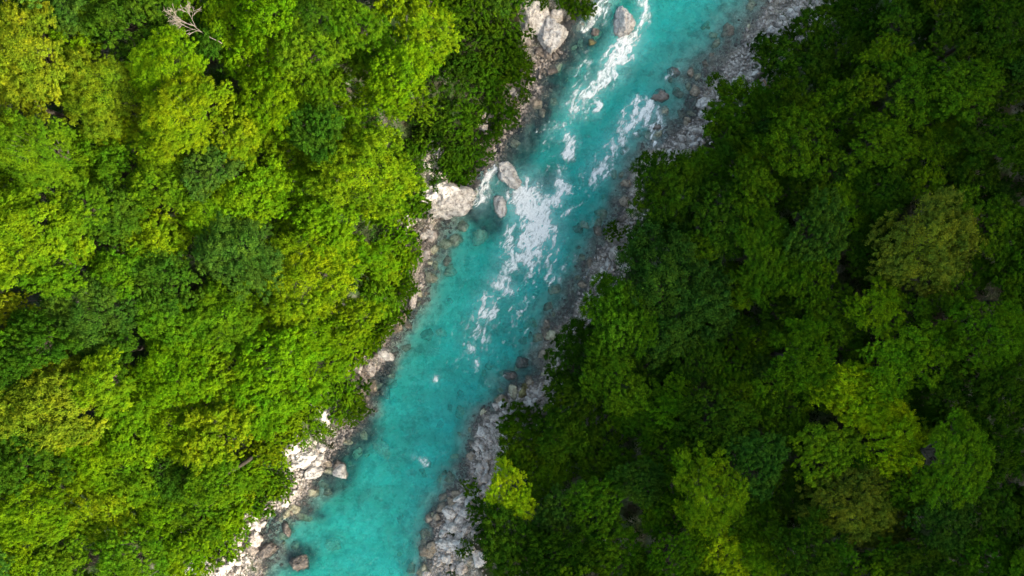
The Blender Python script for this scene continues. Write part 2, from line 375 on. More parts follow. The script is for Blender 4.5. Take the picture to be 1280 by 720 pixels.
# ------------------------------------------------------------------ rocks
def ico(sub):
    bm = bmesh.new(); bmesh.ops.create_icosphere(bm, subdivisions=sub, radius=1)
    v = np.array([p.co[:] for p in bm.verts]); f = np.array([[q.index for q in fc.verts] for fc in bm.faces]); bm.free(); return v, f
ICO = {s: ico(s) for s in (2, 3, 4, 5)}
def rock_mesh(name, seed, sub=4, size=(1, 1, .7), mat=None, rough=.16, cuts=22, ang=.0):
    V, F = ICO[sub]; rg = np.random.RandomState(seed); r = np.full(len(V), 1.08)
    for k in range(cuts):
        nrm = rg.normal(size=3); nrm /= np.linalg.norm(nrm); c = V @ nrm
        dist = rg.uniform(.52, .88)
        r = np.where(c > .05, np.minimum(r, dist / np.maximum(c, .05)), r)
    P = V * r[:, None] * 1.13
    o = seed * 3.17
    n1 = fbm(P[:, 0] * 1.7 + o, P[:, 1] * 1.7, P[:, 2] * 1.7, seed, 5, .55) - .5
    n2 = 1 - np.clip(np.abs(fbm(P[:, 0] * 2.2 + o, P[:, 1] * 2.2, P[:, 2] * 2.2, seed + 5, 4, .6) - .5) * 14, 0, 1)
    P = P * (1 + rough * 3.2 * n1 - rough * .9 * n2)[:, None]
    P = P * np.array(size)
    c, s = math.cos(ang), math.sin(ang); P = np.stack([P[:, 0] * c - P[:, 1] * s, P[:, 0] * s + P[:, 1] * c, P[:, 2]], 1)
    return mesh_np(name, P, F, mat, False)
MATS = {'p': M_ROCK, 'b': M_BROWN, 'g': M_GREY, 'm': M_MOSS, 's': M_SUB}
# (px, py, width px, height px, rotation deg, material, top height above water (m), label)
HERO = [
 (779,24,31,43,-8,'p',1.5,'large flat-topped pale boulder standing in the foaming water at the top of the river'),
 (633,213,26,37,-38,'p',1.2,'smooth whitish oval boulder at the head of the main rapid beside the small chute'),
 (535,250,36,36,25,'p',2.6,'pale fractured slab joined to the left side of the biggest white boulder'),
 (625,254,19,29,-10,'p',.9,'small pale peaked boulder with dark wet sides below the smooth oval boulder'),
 (557,247,82,54,12,'p',2.0,'biggest fractured white boulder on the left bank beneath the shaded shrubs'),
 (690,40,36,46,20,'p',2.2,'pale swirled rock of the white outcrop at the top of the left bank'),
 (664,16,38,54,10,'p',2.8,'tall white outcrop rock half covered by shrubs at the upper photo edge'),
 (697,16,18,22,40,'p',1.6,'smaller white rock at the upstream end of the top outcrop'),
 (674,63,20,17,0,'b',1.0,'dark wet rock with pale cap at the foot of the white outcrop'),
 (744,38,10,12,0,'b',.4,'small dark rock awash left of the flat-topped boulder'),
 (740,52,10,9,0,'m',.3,'small yellowish stone in the dark pool below the top chute'),
 (548,189,15,20,-25,'p',2.4,'pale rock poking out of the shrubs above the biggest white boulder'),
 (533,207,14,9,20,'p',2.2,'flat grey slab between shrubs left of the pale upright rock'),
 (547,212,12,20,5,'g',1.8,'ribbed grey rock touching the top of the biggest white boulder'),
 (531,232,9,8,0,'p',2.0,'round white stone at the left end of the biggest white boulder'),
 (516,372,13,24,8,'g',.8,'narrow grey-pink rock alone at the water edge under the left bank trees'),
 (476,443,22,24,-35,'p',1.1,'layered pale rock at the point where the left bank juts out'),
 (462,462,18,15,10,'g',.8,'grey shelf rock just behind the layered pale rock'),
 (447,468,16,13,0,'b',1.0,'brownish rock against the shrubs behind the layered pale rock'),
 (480,491,15,19,0,'b',-.25,'dark drowned rock below the layered pale point'),
 (424,590,18,20,0,'p',.7,'small pale-topped boulder standing in the dark pool off the left rubble bank'),
 (423,583,20,14,0,'b',.4,'dark mossy rock leaning on the pale-topped boulder in the dark pool'),
 (357,665,13,19,-18,'b',.4,'little dark brown ribbed rock alone in the shallow lower left bay'),
 (373,706,28,25,0,'b',.8,'squarish brown boulder in the water at the bottom edge of the photo'),
 (377,648,24,22,0,'s',-.12,'rounded brown rock just under the surface beside the little ribbed rock'),
 (376,574,34,26,-20,'p',1.7,'largest sunlit cream rock in the rubble bank on the left'),
 (391,592,26,18,15,'p',1.2,'flat sunlit cream slab nearest the water on the left rubble bank'),
 (361,563,20,15,0,'p',2.0,'sunlit cream rock at the bushy back of the left rubble bank'),
 (399,562,14,12,0,'p',1.3,'sunlit white rock at the top of the cream rubble bank'),
 (366,617,15,13,0,'g',.9,'greyish pink rock where the cream rubble meets the lower bay'),
 (338,583,0,0,0,'',0,''),
 (332,690,26,20,-30,'b',.7,'broad brown rock forming the corner of the lower left bay'),
 (316,672,15,17,0,'g',1.0,'grey angular rock above the broad brown corner rock'),
 (244,704,18,12,10,'p',3.0,'white rock cluster piece showing through bushes near the bottom left'),
 (474,563,20,31,-20,'s',-.75,'greenish elongated boulder lying under the turquoise water near the left bank'),
 (413,686,20,18,0,'s',-.8,'faint drowned boulder in turquoise water right of the squarish brown boulder'),
 (651,454,17,16,-20,'b',.05,'reddish brown rock just breaking the water off the right bank'),
 (637,469,20,15,5,'b',.08,'wider brown rock awash left of the reddish brown rock'),
 (843,89,16,11,0,'b',.08,'orange-brown rock awash midstream in the upper river'),
 (826,118,22,17,-20,'b',.35,'dark mottled rock at the head of the right-hand rapid'),
 (821,158,20,10,0,'b',.25,'flat reddish rock at the foot of the right-hand rapid'),
 (829,138,12,14,0,'s',.1,'pale brown stone between the dark mottled and flat reddish rocks'),
 (880,126,17,16,0,'p',.9,'pinkish white boulder at the tree edge above the clear shallow pool'),
 (878,143,11,14,0,'p',.7,'smaller white boulder directly below the pinkish white boulder'),
 (921,101,12,11,0,'p',1.0,'whitest stone in the upper right gravel bar at the tree edge'),
 (990,15,13,10,20,'p',.9,'pale flat stone at the top end of the right gravel bar'),
 (949,29,12,10,0,'g',.25,'lone grey stone in the shallows beside the upper gravel bar'),
 (770,315,20,22,40,'g',1.4,'smooth lilac-grey boulder at the tree edge of the middle right bank'),
 (784,333,15,14,0,'g',1.2,'round grey boulder half under leaves beside the lilac-grey boulder'),
 (777,273,12,9,0,'b',.5,'small brownish rock under the overhanging trees upstream of the lilac boulder'),
 (751,346,12,11,0,'b',.7,'dark hollow-looking rock in the middle right rubble'),
 (731,280,13,12,0,'s',-.2,'round beige stone under water, left one of the pair off the right bank'),
 (748,279,12,12,0,'s',-.15,'round pinkish stone under water, right one of the pair off the right bank'),
 (752,265,14,15,0,'s',-.3,'dim brown drowned stone just upstream of the round beige pair'),
 (698,418,14,12,0,'b',.45,'rusty red rock at the leaf edge of the right bank bend'),
 (655,492,17,22,5,'m',.9,'yellow mossy boulder at the upper end of the lower right stone bar'),
 (621,508,12,14,0,'g',.5,'upright grey stone at the waterline beside the mossy boulder'),
 (602,541,13,13,0,'p',.7,'round very pale boulder at the water edge of the lower right bar'),
 (631,541,13,14,0,'g',.8,'round grey boulder at the leaf edge of the lower right bar'),
 (569,298,17,15,0,'s',-.12,'greenish round stone under water below the biggest white boulder'),
 (579,283,18,13,0,'s',.02,'brown flat stone nearly awash beside the biggest white boulder'),
 (558,304,15,13,0,'s',-.2,'pale green stone under water close to the left bank'),
 (599,296,18,26,25,'s',-.5,'long drowned boulder right of the greenish round stone'),
 (561,339,16,17,0,'s',-.3,'pale drowned stone off the left bank under the bright trees'),
 (537,347,18,15,0,'s',.05,'buff stone awash at the left bank beneath the bright trees'),
 (551,417,15,13,0,'s',-.8,'faint brownish boulder deep in turquoise water in the river bend'),
 (716,197,12,12,0,'s',-.35,'beige stone under water below the small midstream splash'),
 (715,243,0,0,0,'',0,''),
 (670,238,22,20,0,'b',-.2,'dark brown drowned rock beside the head of the main rapid'),
 (545,657,22,15,-15,'b',.6,'dark brown rock with white streaks at the lower right water edge'),
 (536,560,0,0,0,'',0,''),
 (565,682,32,22,20,'p',1.1,'largest pale slab of the lower right stone bar'),
 (583,662,16,13,0,'g',1.0,'grey slab above the largest pale slab near the bottom'),
 (556,700,18,14,30,'p',.9,'pale rock below the largest slab close to the bottom edge'),
 (598,700,18,26,-20,'p',1.4,'upright pale rock beside the dark trees at the bottom edge'),
 (578,711,18,14,0,'g',1.1,'greyish slab at the very bottom of the lower right bar'),
 (573,637,16,12,30,'p',.8,'pale wedge rock where the lower bar narrows'),
 (690,86,22,15,-10,'b',.15,'brown rock in the dark shallows beneath the white outcrop'),
 (715,87,28,18,0,'b',-.3,'wide dark drowned rock in the slate-coloured water at the top'),
 (641,112,12,11,0,'p',1.6,'pale stone among shrubs on the left bank below the outcrop'),
 (647,119,11,10,0,'g',1.2,'brown-grey stone touching the pale stone among the shrubs'),
 (614,141,12,14,20,'g',2.4,'pinkish slab half hidden in the shaded left bank shrubs'),
 (604,158,10,9,0,'p',2.2,'small white stone under the pinkish slab on the shaded bank'),
 (1043,8,12,8,0,'p',5.5,'pale stone in the little clearing at the top right'),
]
CM = {}
LAND = []    # landmarks for relative labels (x px, y px, name)
for i, (px, py, ww, hh, rot, mk, top, lab) in enumerate(HERO):
    if not ww: continue
    x = (px - 640) * .1 * (CAM_H - max(top, 0)) / CAM_H; y = (360 - py) * .1 * (CAM_H - max(top, 0)) / CAM_H
    g = h1(x, y); rx, ry = ww * .053, hh * .053
    hz = max(.3, min(rx, ry) * .8)
    if g > 0.15 and mk != 's': top = max(g + hz * .95, min(top, g + hz * 1.3))
    me_ = rock_mesh('rock', 100 + i, 5 if ww > 25 else 4, (rx, ry, hz), MATS[mk], .19 if ww > 25 else .16, 20, rad(-rot))
    zmax = max(v.co.z for v in me_.vertices)
    o = link('drowned_rock' if top < 0 else ('boulder' if ww >= 16 else 'rock'), me_); o.location = (x, y, top - zmax)
    tag(o, lab, 'rock' if ww < 16 else 'boulder', 'rocks along and in the river')

# cobbles: each one an object, copied from a few shapes
PROT = {}
for mk in 'pgb':
    PROT[mk] = [rock_mesh('cobble', 300 + k + ord(mk), 3, (1, random.Random(k).uniform(.6, .95), random.Random(k + 9).uniform(.5, .8)), MATS[mk], .15, 10) for k in range(6)]
rg = random.Random(5)
CLUST = [  # polyline px, half width px, count, size range m, mats, label
 ([(1000,22),(960,65),(925,98)],14,44,(.22,.5),'ppgg','small pale cobble lying in the gravel bar at the upper right bank'),
 ([(876,165),(845,190)],12,20,(.22,.5),'pgg','small pinkish cobble on the stony spit below the right-hand rapid'),
 ([(780,322),(755,348),(733,378)],10,40,(.25,.6),'ppgb','small pale rock packed into the rubble on the middle right bank'),
 ([(676,486),(645,508),(612,532)],11,34,(.25,.55),'ppg','rounded cobble in the upper end of the lower right stone bar'),
 ([(603,548),(600,590),(612,600)],10,30,(.25,.6),'pgg','rounded pale cobble in the narrow middle of the lower right stone bar'),
 ([(585,628),(570,660),(560,712)],17,40,(.3,.75),'ppg','angular pale rock in the wide lower end of the right stone bar'),
 ([(525,270),(510,283),(500,300)],12,16,(.25,.55),'pp','small white rock in sun among the bushes left of the biggest boulder'),
 ([(534,284),(528,318)],8,14,(.3,.6),'pgb','grey-white rock in the shaded rubble below the biggest white boulder'),
 ([(470,440),(444,478),(455,505)],9,14,(.25,.6),'gb','grey shore rock along the left bank point in the river bend'),
 ([(405,500),(410,525),(395,548)],11,26,(.25,.6),'pp','small bright white rock scattered above the cream rubble bank'),
 ([(352,585),(372,560),(398,580)],16,20,(.3,.7),'pp','sunlit cream rubble rock filling the left rubble bank'),
 ([(372,600),(358,630)],10,14,(.25,.5),'pg','grey shore cobble between the cream rubble and the lower bay'),
 ([(318,650),(312,690),(285,708)],16,28,(.3,.7),'pgb','brown-grey rock in the rough shore at the bottom left bay'),
 ([(237,708),(262,695)],8,10,(.3,.6),'pp','small white rock between bushes near the bottom left'),
 ([(655,50),(690,70),(660,90)],10,14,(.25,.6),'gb','small brown stone at the foot of the white outcrop'),
 ([(598,170),(607,150),(628,120)],9,12,(.2,.4),'pg','tiny pale stone on the shaded shrubby left bank'),
]
RS = [(779,24,'the flat-topped boulder'),(633,213,'the smooth oval boulder'),(558,247,'the biggest white boulder'),(690,40,'the swirled outcrop rock'),(674,63,'the dark wet outcrop-foot rock'),(548,189,'the pale upright shore rock'),(516,372,'the narrow grey-pink rock'),
 (476,443,'the layered pale rock'),(447,468,'the brownish shore rock'),(424,590,'the pale-topped pool boulder'),(376,574,'the largest cream rock'),(399,562,'the upper white rubble rock'),(391,592,'the flat cream slab'),(366,617,'the greyish pink rock'),(357,665,'the little ribbed rock'),(332,690,'the broad brown corner rock'),(316,672,'the grey angular rock'),(244,704,'the bottom left white rock'),
 (880,126,'the pinkish white boulder'),(878,143,'the smaller white boulder'),(821,158,'the flat reddish rock'),(921,101,'the whitest gravel bar stone'),(990,15,'the flat top-end stone'),(949,29,'the lone shallows stone'),(770,315,'the lilac-grey boulder'),(784,333,'the leaf-covered round boulder'),(751,346,'the hollow-looking rock'),(698,418,'the rusty red rock'),
 (655,492,'the yellow mossy boulder'),(621,508,'the upright waterline stone'),(602,541,'the round very pale boulder'),(631,541,'the round grey leaf-edge boulder'),(573,637,'the pale wedge rock'),(583,662,'the grey slab'),(565,682,'the largest pale slab'),(598,700,'the upright bottom rock'),(556,700,'the pale bottom-edge rock'),(545,657,'the streaked dark rock'),(614,141,'the pinkish bank slab'),(641,112,'the pale stone in shrubs')]
ULAB = set()
def cob_label(x, y, s, mk, fallback):
    px, py = x * 10 + 640, 360 - y * 10
    colw = {'p': 'pale', 'g': 'grey', 'b': 'brown'}[mk]; sw = 'tiny' if s < .27 else ('small' if s < .4 else ('hefty' if s < .55 else 'chunky'))
    for l in sorted(RS, key=lambda l: (l[0] - px) ** 2 + (l[1] - py) ** 2)[:9]:
        dx, dy = px - l[0], l[1] - py; dist = math.hypot(dx, dy)
        dn = ['right of', 'upper right of', 'above', 'upper left of', 'left of', 'lower left of', 'below', 'lower right of'][int(round(math.degrees(math.atan2(dy, dx)) / 45)) % 8]
        far = 'close ' if dist < 16 else ('just ' if dist < 28 else ('a little way ' if dist < 45 else 'well '))
        lab = f"{sw} {colw} cobble {far}{dn} {l[2]}"
        if len(lab.split()) <= 15 and lab not in ULAB: ULAB.add(lab); return lab
    return fallback
for pts, hw, cnt, (s0, s1), mats, lab in CLUST:
    P = [W(*p) for p in pts]
    for k in range(cnt):
        t = rg.random() * (len(P) - 1); i = min(int(t), len(P) - 2); f = t - i
        if len(P) == 1: i = 0; f = 0
        x = P[i][0] * (1 - f) + P[i + 1][0] * f + rg.gauss(0, hw * .055); y = P[i][1] * (1 - f) + P[i + 1][1] * f + rg.gauss(0, hw * .055)
        s = (s0 + (s1 - s0) * rg.random() ** 1.4) * 1.3
        mk = rg.choice(mats); o = link('cobble', rg.choice(PROT[mk])); o.scale = (s, s, s); o.rotation_euler = (rg.uniform(-.4, .4), rg.uniform(-.4, .4), rg.uniform(0, 6.28))
        o.location = (x, y, h1(x, y) + s * .25); tag(o, cob_label(x, y, s, mk, lab), 'rock', lab.replace('rock', 'rocks', 1).replace('cobble', 'cobbles', 1).replace('stone ', 'stones ', 1))

# drowned stones seen through the shallows
BEDP = [rock_mesh('drowned_stone', 700 + k, 3, (1, rg.uniform(.6, 1), .5), m_, .15, 12) for k, m_ in enumerate((M_SUB, M_SUB, M_SUBB, M_SUB, M_SUBB, M_SUBB))]
for side, P, n_, lo_, hi_ in (('left', PL, 70, .3, 4.5), ('right', PR, 120, .3, 6.0)):
    made = 0
    while made < n_:
        x, y = rg.uniform(-34, 38), rg.uniform(-37, 37); A_ = (np.array([x]), np.array([y]))
        if not inpoly(*A_, POLY)[0]: continue
        d_ = dpoly(*A_, P)[0]
        if not lo_ < d_ < hi_ or rg.random() < (d_ / hi_) * .8: continue
        s = rg.uniform(.28, .85) * (1.3 if rg.random() < .15 else 1)
        o = link('drowned_stone', rg.choice(BEDP)); o.scale = (s, s, s * .8); o.rotation_euler = (rg.uniform(-.3, .3), rg.uniform(-.3, .3), rg.uniform(0, 6.28)); o.location = (x, y, h1(x, y) + s * .12)
        tag(o, cob_label(x, y, s, 'b' if rg.random() < .5 else 'g', f'small stone under water along the {side} bank').replace('cobble', 'drowned stone'), 'rock', f'stones under water along the {side} bank'); made += 1

# loose gravel as stuff
def gravel(name, lines, n, seed, lab, mat, s0=.06, s1=.28, zmin=-.6):
    V, F = ico(1); r = np.random.RandomState(seed); vs = []; fs = []; base = 0; xs = []; ys = []
    for pts, hw in lines:
        P = np.array([W(*p) for p in pts]); L = np.hypot(*(P[1:] - P[:-1]).T); cum = np.r_[0, np.cumsum(L)]
        m = int(n * cum[-1] * hw / sum(np.hypot(*(np.array([W(*p) for p in q])[1:] - np.array([W(*p) for p in q])[:-1]).T).sum() * h for q, h in lines))
        t = r.uniform(0, cum[-1], m); xx = np.interp(t, cum, P[:, 0]) + r.normal(0, hw * .06, m); yy = np.interp(t, cum, P[:, 1]) + r.normal(0, hw * .06, m)
        xs.append(xx); ys.append(yy)
    xs = np.concatenate(xs); ys = np.concatenate(ys); zs = height(xs, ys); ok = (zs > zmin) & (zs < 3.5); xs, ys, zs = xs[ok], ys[ok], zs[ok]; m = len(xs)
    sz = s0 + (s1 - s0) * r.rand(m) ** 2
    sc3 = sz[:, None] * r.uniform(.6, 1.2, (m, 3)) * np.array([1, 1, .7])
    th = r.uniform(0, 6.28, m); c, s = np.cos(th), np.sin(th)
    B = V[None] * sc3[:, None, :] * (1 + r.uniform(-.22, .22, (m, len(V), 1)))
    Bx = B[..., 0] * c[:, None] - B[..., 1] * s[:, None]; By = B[..., 0] * s[:, None] + B[..., 1] * c[:, None]
    P = np.stack([Bx + xs[:, None], By + ys[:, None], B[..., 2] + zs[:, None] + sz[:, None] * .2], -1).reshape(-1, 3)
    Fq = (F[None] + (np.arange(m) * len(V))[:, None, None]).reshape(-1, 3)
    tag(link(name, mesh_np(name, P, Fq, mat)), lab, 'gravel', kind='stuff')
gravel('gravel', [([(1010,5),(960,62),(900,105)],30),([(875,120),(870,170),(815,198)],22),([(790,260),(765,312),(728,385),(700,415)],20),([(685,470),(650,505),(600,545),(597,600),(560,660),(555,725)],24)], 9000, 1, 'loose pale gravel along the right bank of the river', M_GREY)
gravel('gravel', [([(700,50),(680,95),(650,150),(610,205)],18),([(560,262),(530,300),(522,380),(490,430)],16),([(480,440),(450,485),(455,525),(400,580),(372,625),(325,650),(320,700),(260,715)],24)], 6000, 2, 'loose grey-brown gravel along the left bank of the river', M_GREY)

# ------------------------------------------------------------------ trees
def leaves_mesh(name, C, Nrm, size, rs, tint, tip, mat):
    """rhombic leaves at C facing Nrm"""
    n = len(C); r = rs.normal(size=(n, 3)); Nrm = Nrm / np.linalg.norm(Nrm, axis=1)[:, None]
    T = np.cross(Nrm, r); T /= np.linalg.norm(T, axis=1)[:, None] + 1e-9; B = np.cross(Nrm, T)
    L = (size * rs.uniform(.7, 1.35, n))[:, None]; Wd = L * rs.uniform(.42, .62, (n, 1))
    P = np.stack([C - T * L * .5, C + B * Wd * .5 + Nrm * L * .08, C + T * L * .55 - Nrm * L * .12, C - B * Wd * .5 + Nrm * L * .08], 1).reshape(-1, 3)
    me = mesh_np(name, P, np.arange(n * 4).reshape(n, 4), mat)
    fattr(me, 'tint', tint, 'FACE'); fattr(me, 'tip', tip, 'FACE'); return me
def crown_mesh(name, seed, R, n, leaf=.3, flat=.62, lobes=16, lobe_r=(.26, .44), feather=0., gap=0.):
    rs = np.random.RandomState(seed); L = []
    # main lobes over a lumpy dome
    k = 0
    while len(L) < lobes and k < 4000:
        k += 1
        th = rs.uniform(0, 6.283); rr = math.sqrt(rs.rand()) * (1 + .16 * math.sin(3 * th + seed) + .10 * math.sin(5 * th + seed * 2))
        lr = rs.uniform(*lobe_r) * (1.05 - .35 * rr)
        rr *= rs.uniform(.74, .98)
        zz = flat * (math.sqrt(max(0, 1 - min(rr, .98) ** 2)) - .35) * rs.uniform(.6, 1.25)
        p = np.array([rr * math.cos(th), rr * math.sin(th), zz])
        if all(np.hypot(*(p - q)[:2]) > .55 * (lr + s) * .9 for q, s in L): L.append((p, lr))
    C = []; NN = []; TI = []; TP = []; per = n / len(L); w = np.array([s ** 2 for _, s in L]); w /= w.sum()
    for (p, lr), wi in zip(L, w):
        m = int(n * wi); nb = max(5, int(m / 46)); lt = rs.uniform(-.22, .22); ltp = rs.rand() ** 2
        # twig clumps on the lobe, upper side favoured
        d = rs.normal(size=(nb, 3)); d[:, 2] = np.abs(d[:, 2]) * .9 - .25; d /= np.linalg.norm(d, axis=1)[:, None]
        cr = rs.uniform(.72, 1.12, nb)[:, None]; cc = p + d * lr * cr * np.array([1, 1, .85])
        which = rs.randint(0, nb, m); cd = rs.normal(size=(m, 3)); cd /= np.linalg.norm(cd, axis=1)[:, None]
        rad_ = lr * (.28 if not feather else .36) * rs.rand(m, 1) ** .6
        off = cd * rad_ * np.array([1, 1, .62]); off = off + d[which] * (cd * d[which]).sum(1)[:, None] * rad_ * .9
        if feather:
            ax = d[which] * np.array([1, 1, .3]); off = off * .45 + ax * rs.uniform(-.5, .9, (m, 1)) * lr * feather
        pos = cc[which] + off
        # a few inner leaves keep the crown from being hollow
        inner = rs.rand(m) < .05; pos[inner] = p + (pos[inner] - p) * rs.uniform(.3, .85, (inner.sum(), 1))
        nn = d[which] * .55 + cd * .6 + np.array([0, 0, .55]) + rs.normal(size=(m, 3)) * .38
        ct = rs.uniform(-.16, .16, nb)
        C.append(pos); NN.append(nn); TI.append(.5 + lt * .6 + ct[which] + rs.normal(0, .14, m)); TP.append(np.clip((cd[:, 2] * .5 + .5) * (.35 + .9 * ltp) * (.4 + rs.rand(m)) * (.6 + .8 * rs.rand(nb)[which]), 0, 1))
    C = np.concatenate(C) * R; NN = np.concatenate(NN)
    return leaves_mesh(name, C, NN, leaf, rs, np.clip(np.concatenate(TI), 0, 1), np.concatenate(TP), M_LEAF), [(p * R, lr * R) for p, lr in L]
def tube(P0, P1, r0, r1, V, F, k=7, bend=None, segs=4):
    P0, P1 = np.array(P0, float), np.array(P1, float); ax = P1 - P0; ax /= np.linalg.norm(ax) + 1e-9
    u = np.cross(ax, [0.3, .2, 1.] if abs(ax[2]) < .9 else [1., 0, 0]); u /= np.linalg.norm(u); v = np.cross(ax, u); base = len(V)
    for s in range(segs + 1):
        t = s / segs; c = P0 * (1 - t) + P1 * t + (0 if bend is None else np.array(bend) * math.sin(math.pi * t)); r = r0 * (1 - t) + r1 * t
        for j in range(k):
            a = 6.28318 * j / k; V.append(c + (u * math.cos(a) + v * math.sin(a)) * r)
    for s in range(segs):
        for j in range(k):
            F.append((base + s * k + j, base + s * k + (j + 1) % k, base + (s + 1) * k + (j + 1) % k, base + (s + 1) * k + j))
def trunk_mesh(name, lobes, H, R, seed, many=False):
    """trunk from z=-H to the crown with a limb into most lobes (crown centre = origin)"""
    rs = np.random.RandomState(seed); V = []; F = []
    if not many:
        tube((0, 0, -H), (0, 0, -R * .25), R * .075 + .06, R * .045 + .03, V, F, 9, (rs.uniform(-.2, .2), rs.uniform(-.2, .2), 0), 6)
        tube((0, 0, -R * .25), (rs.uniform(-.3, .3), rs.uniform(-.3, .3), R * .12), R * .045 + .03, .02, V, F, 7)
        for p, lr in lobes: tube((0, 0, -R * rs.uniform(.25, .6)), p * np.array([.62, .62, .6]), R * .020 + .02, .012, V, F, 5, (0, 0, -R * .08), 4)
    else:
        for p, lr in lobes[:12]: tube((rs.uniform(-.1, .1), rs.uniform(-.1, .1), -H), p * .8, .03, .008, V, F, 5, (0, 0, .1), 4)
    return mesh_np(name, V, F, M_BARK, True)

PRO = {}
def proto(key, R, n, cnt, H, **kw):
    PRO[key] = []
    for k in range(cnt):
        cm, lb = crown_mesh(key + '_crown', hash((len(PRO), k)) % 1000 + 7 * k + len(PRO) * 31, R, n, **kw)
        PRO[key].append((R, cm, trunk_mesh(key + '_trunk', lb, H, R, k + 3, key in ('shrub', 'wispy'))))
proto('large', 6.0, 72000, 3, 9.0, lobes=60, lobe_r=(.12, .30), leaf=.175)
proto('medium', 4.0, 34000, 5, 8.0, lobes=36, lobe_r=(.14, .34), leaf=.172)
proto('small', 2.5, 14000, 4, 6.0, lobes=18, lobe_r=(.18, .40), leaf=.165, flat=.8)
proto('shrub', 1.5, 4500, 3, 1.1, lobes=11, lobe_r=(.3, .5), leaf=.14, flat=.6)
proto('wispy', 2.6, 10000, 3, 1.8, lobes=20, lobe_r=(.24, .4), leaf=.16, flat=.5, feather=.5)

LC = {'Y': (.118, .178, .010), 'V': (.108, .192, .006), 'L': (.084, .182, .005), 'G': (.062, .142, .006), 'D': (.034, .088, .007), 'B': (.042, .102, .014),
      'K': (.024, .064, .005), 'R': (.038, .098, .005), 'P': (.066, .152, .006), 'Z': (.175, .285, .007), 'O': (.085, .130, .014), 'N': (.075, .06, .015), 'E': (.024, .070, .010)}  # Z, O: sunlight on crowns in the hill's shade, put into leaf colour
CN = {'Y': 'olive-yellow', 'V': 'yellow-green', 'L': 'bright lime', 'G': 'mid green', 'D': 'dark green', 'B': 'bluish green', 'K': 'deep green', 'R': 'leaf green', 'P': 'fresh green', 'Z': 'sunlit-coloured yellow-lime', 'O': 'khaki', 'N': 'reddish brown', 'E': 'cool dark green'}
TREES = []
def place(px, py, rpx, ck, kind=None, h=None, jit=.12):
    """a tree whose crown stands where the survey says"""
    R = rpx * .1
    if kind is None: kind = 'large' if R > 4.6 else ('medium' if R > 2.9 else 'small')
    if h is None: h = {'large': 13, 'medium': 10.5, 'small': 7.5, 'shrub': 1.2, 'wispy': 1.6}[kind] * rg.uniform(.68, 1.3)
    z = h
    for _ in range(3):
        k = (CAM_H - z) / CAM_H; x = (px - 640) * .1 * k; y = (360 - py) * .1 * k; g = h1(x, y); z = max(g, .1) + h
    TREES.append(dict(px=px, py=py, r=rpx, x=x, y=y, z=z, g=max(g, 0), k=k, ck=ck, kind=kind, h=h, jit=jit))
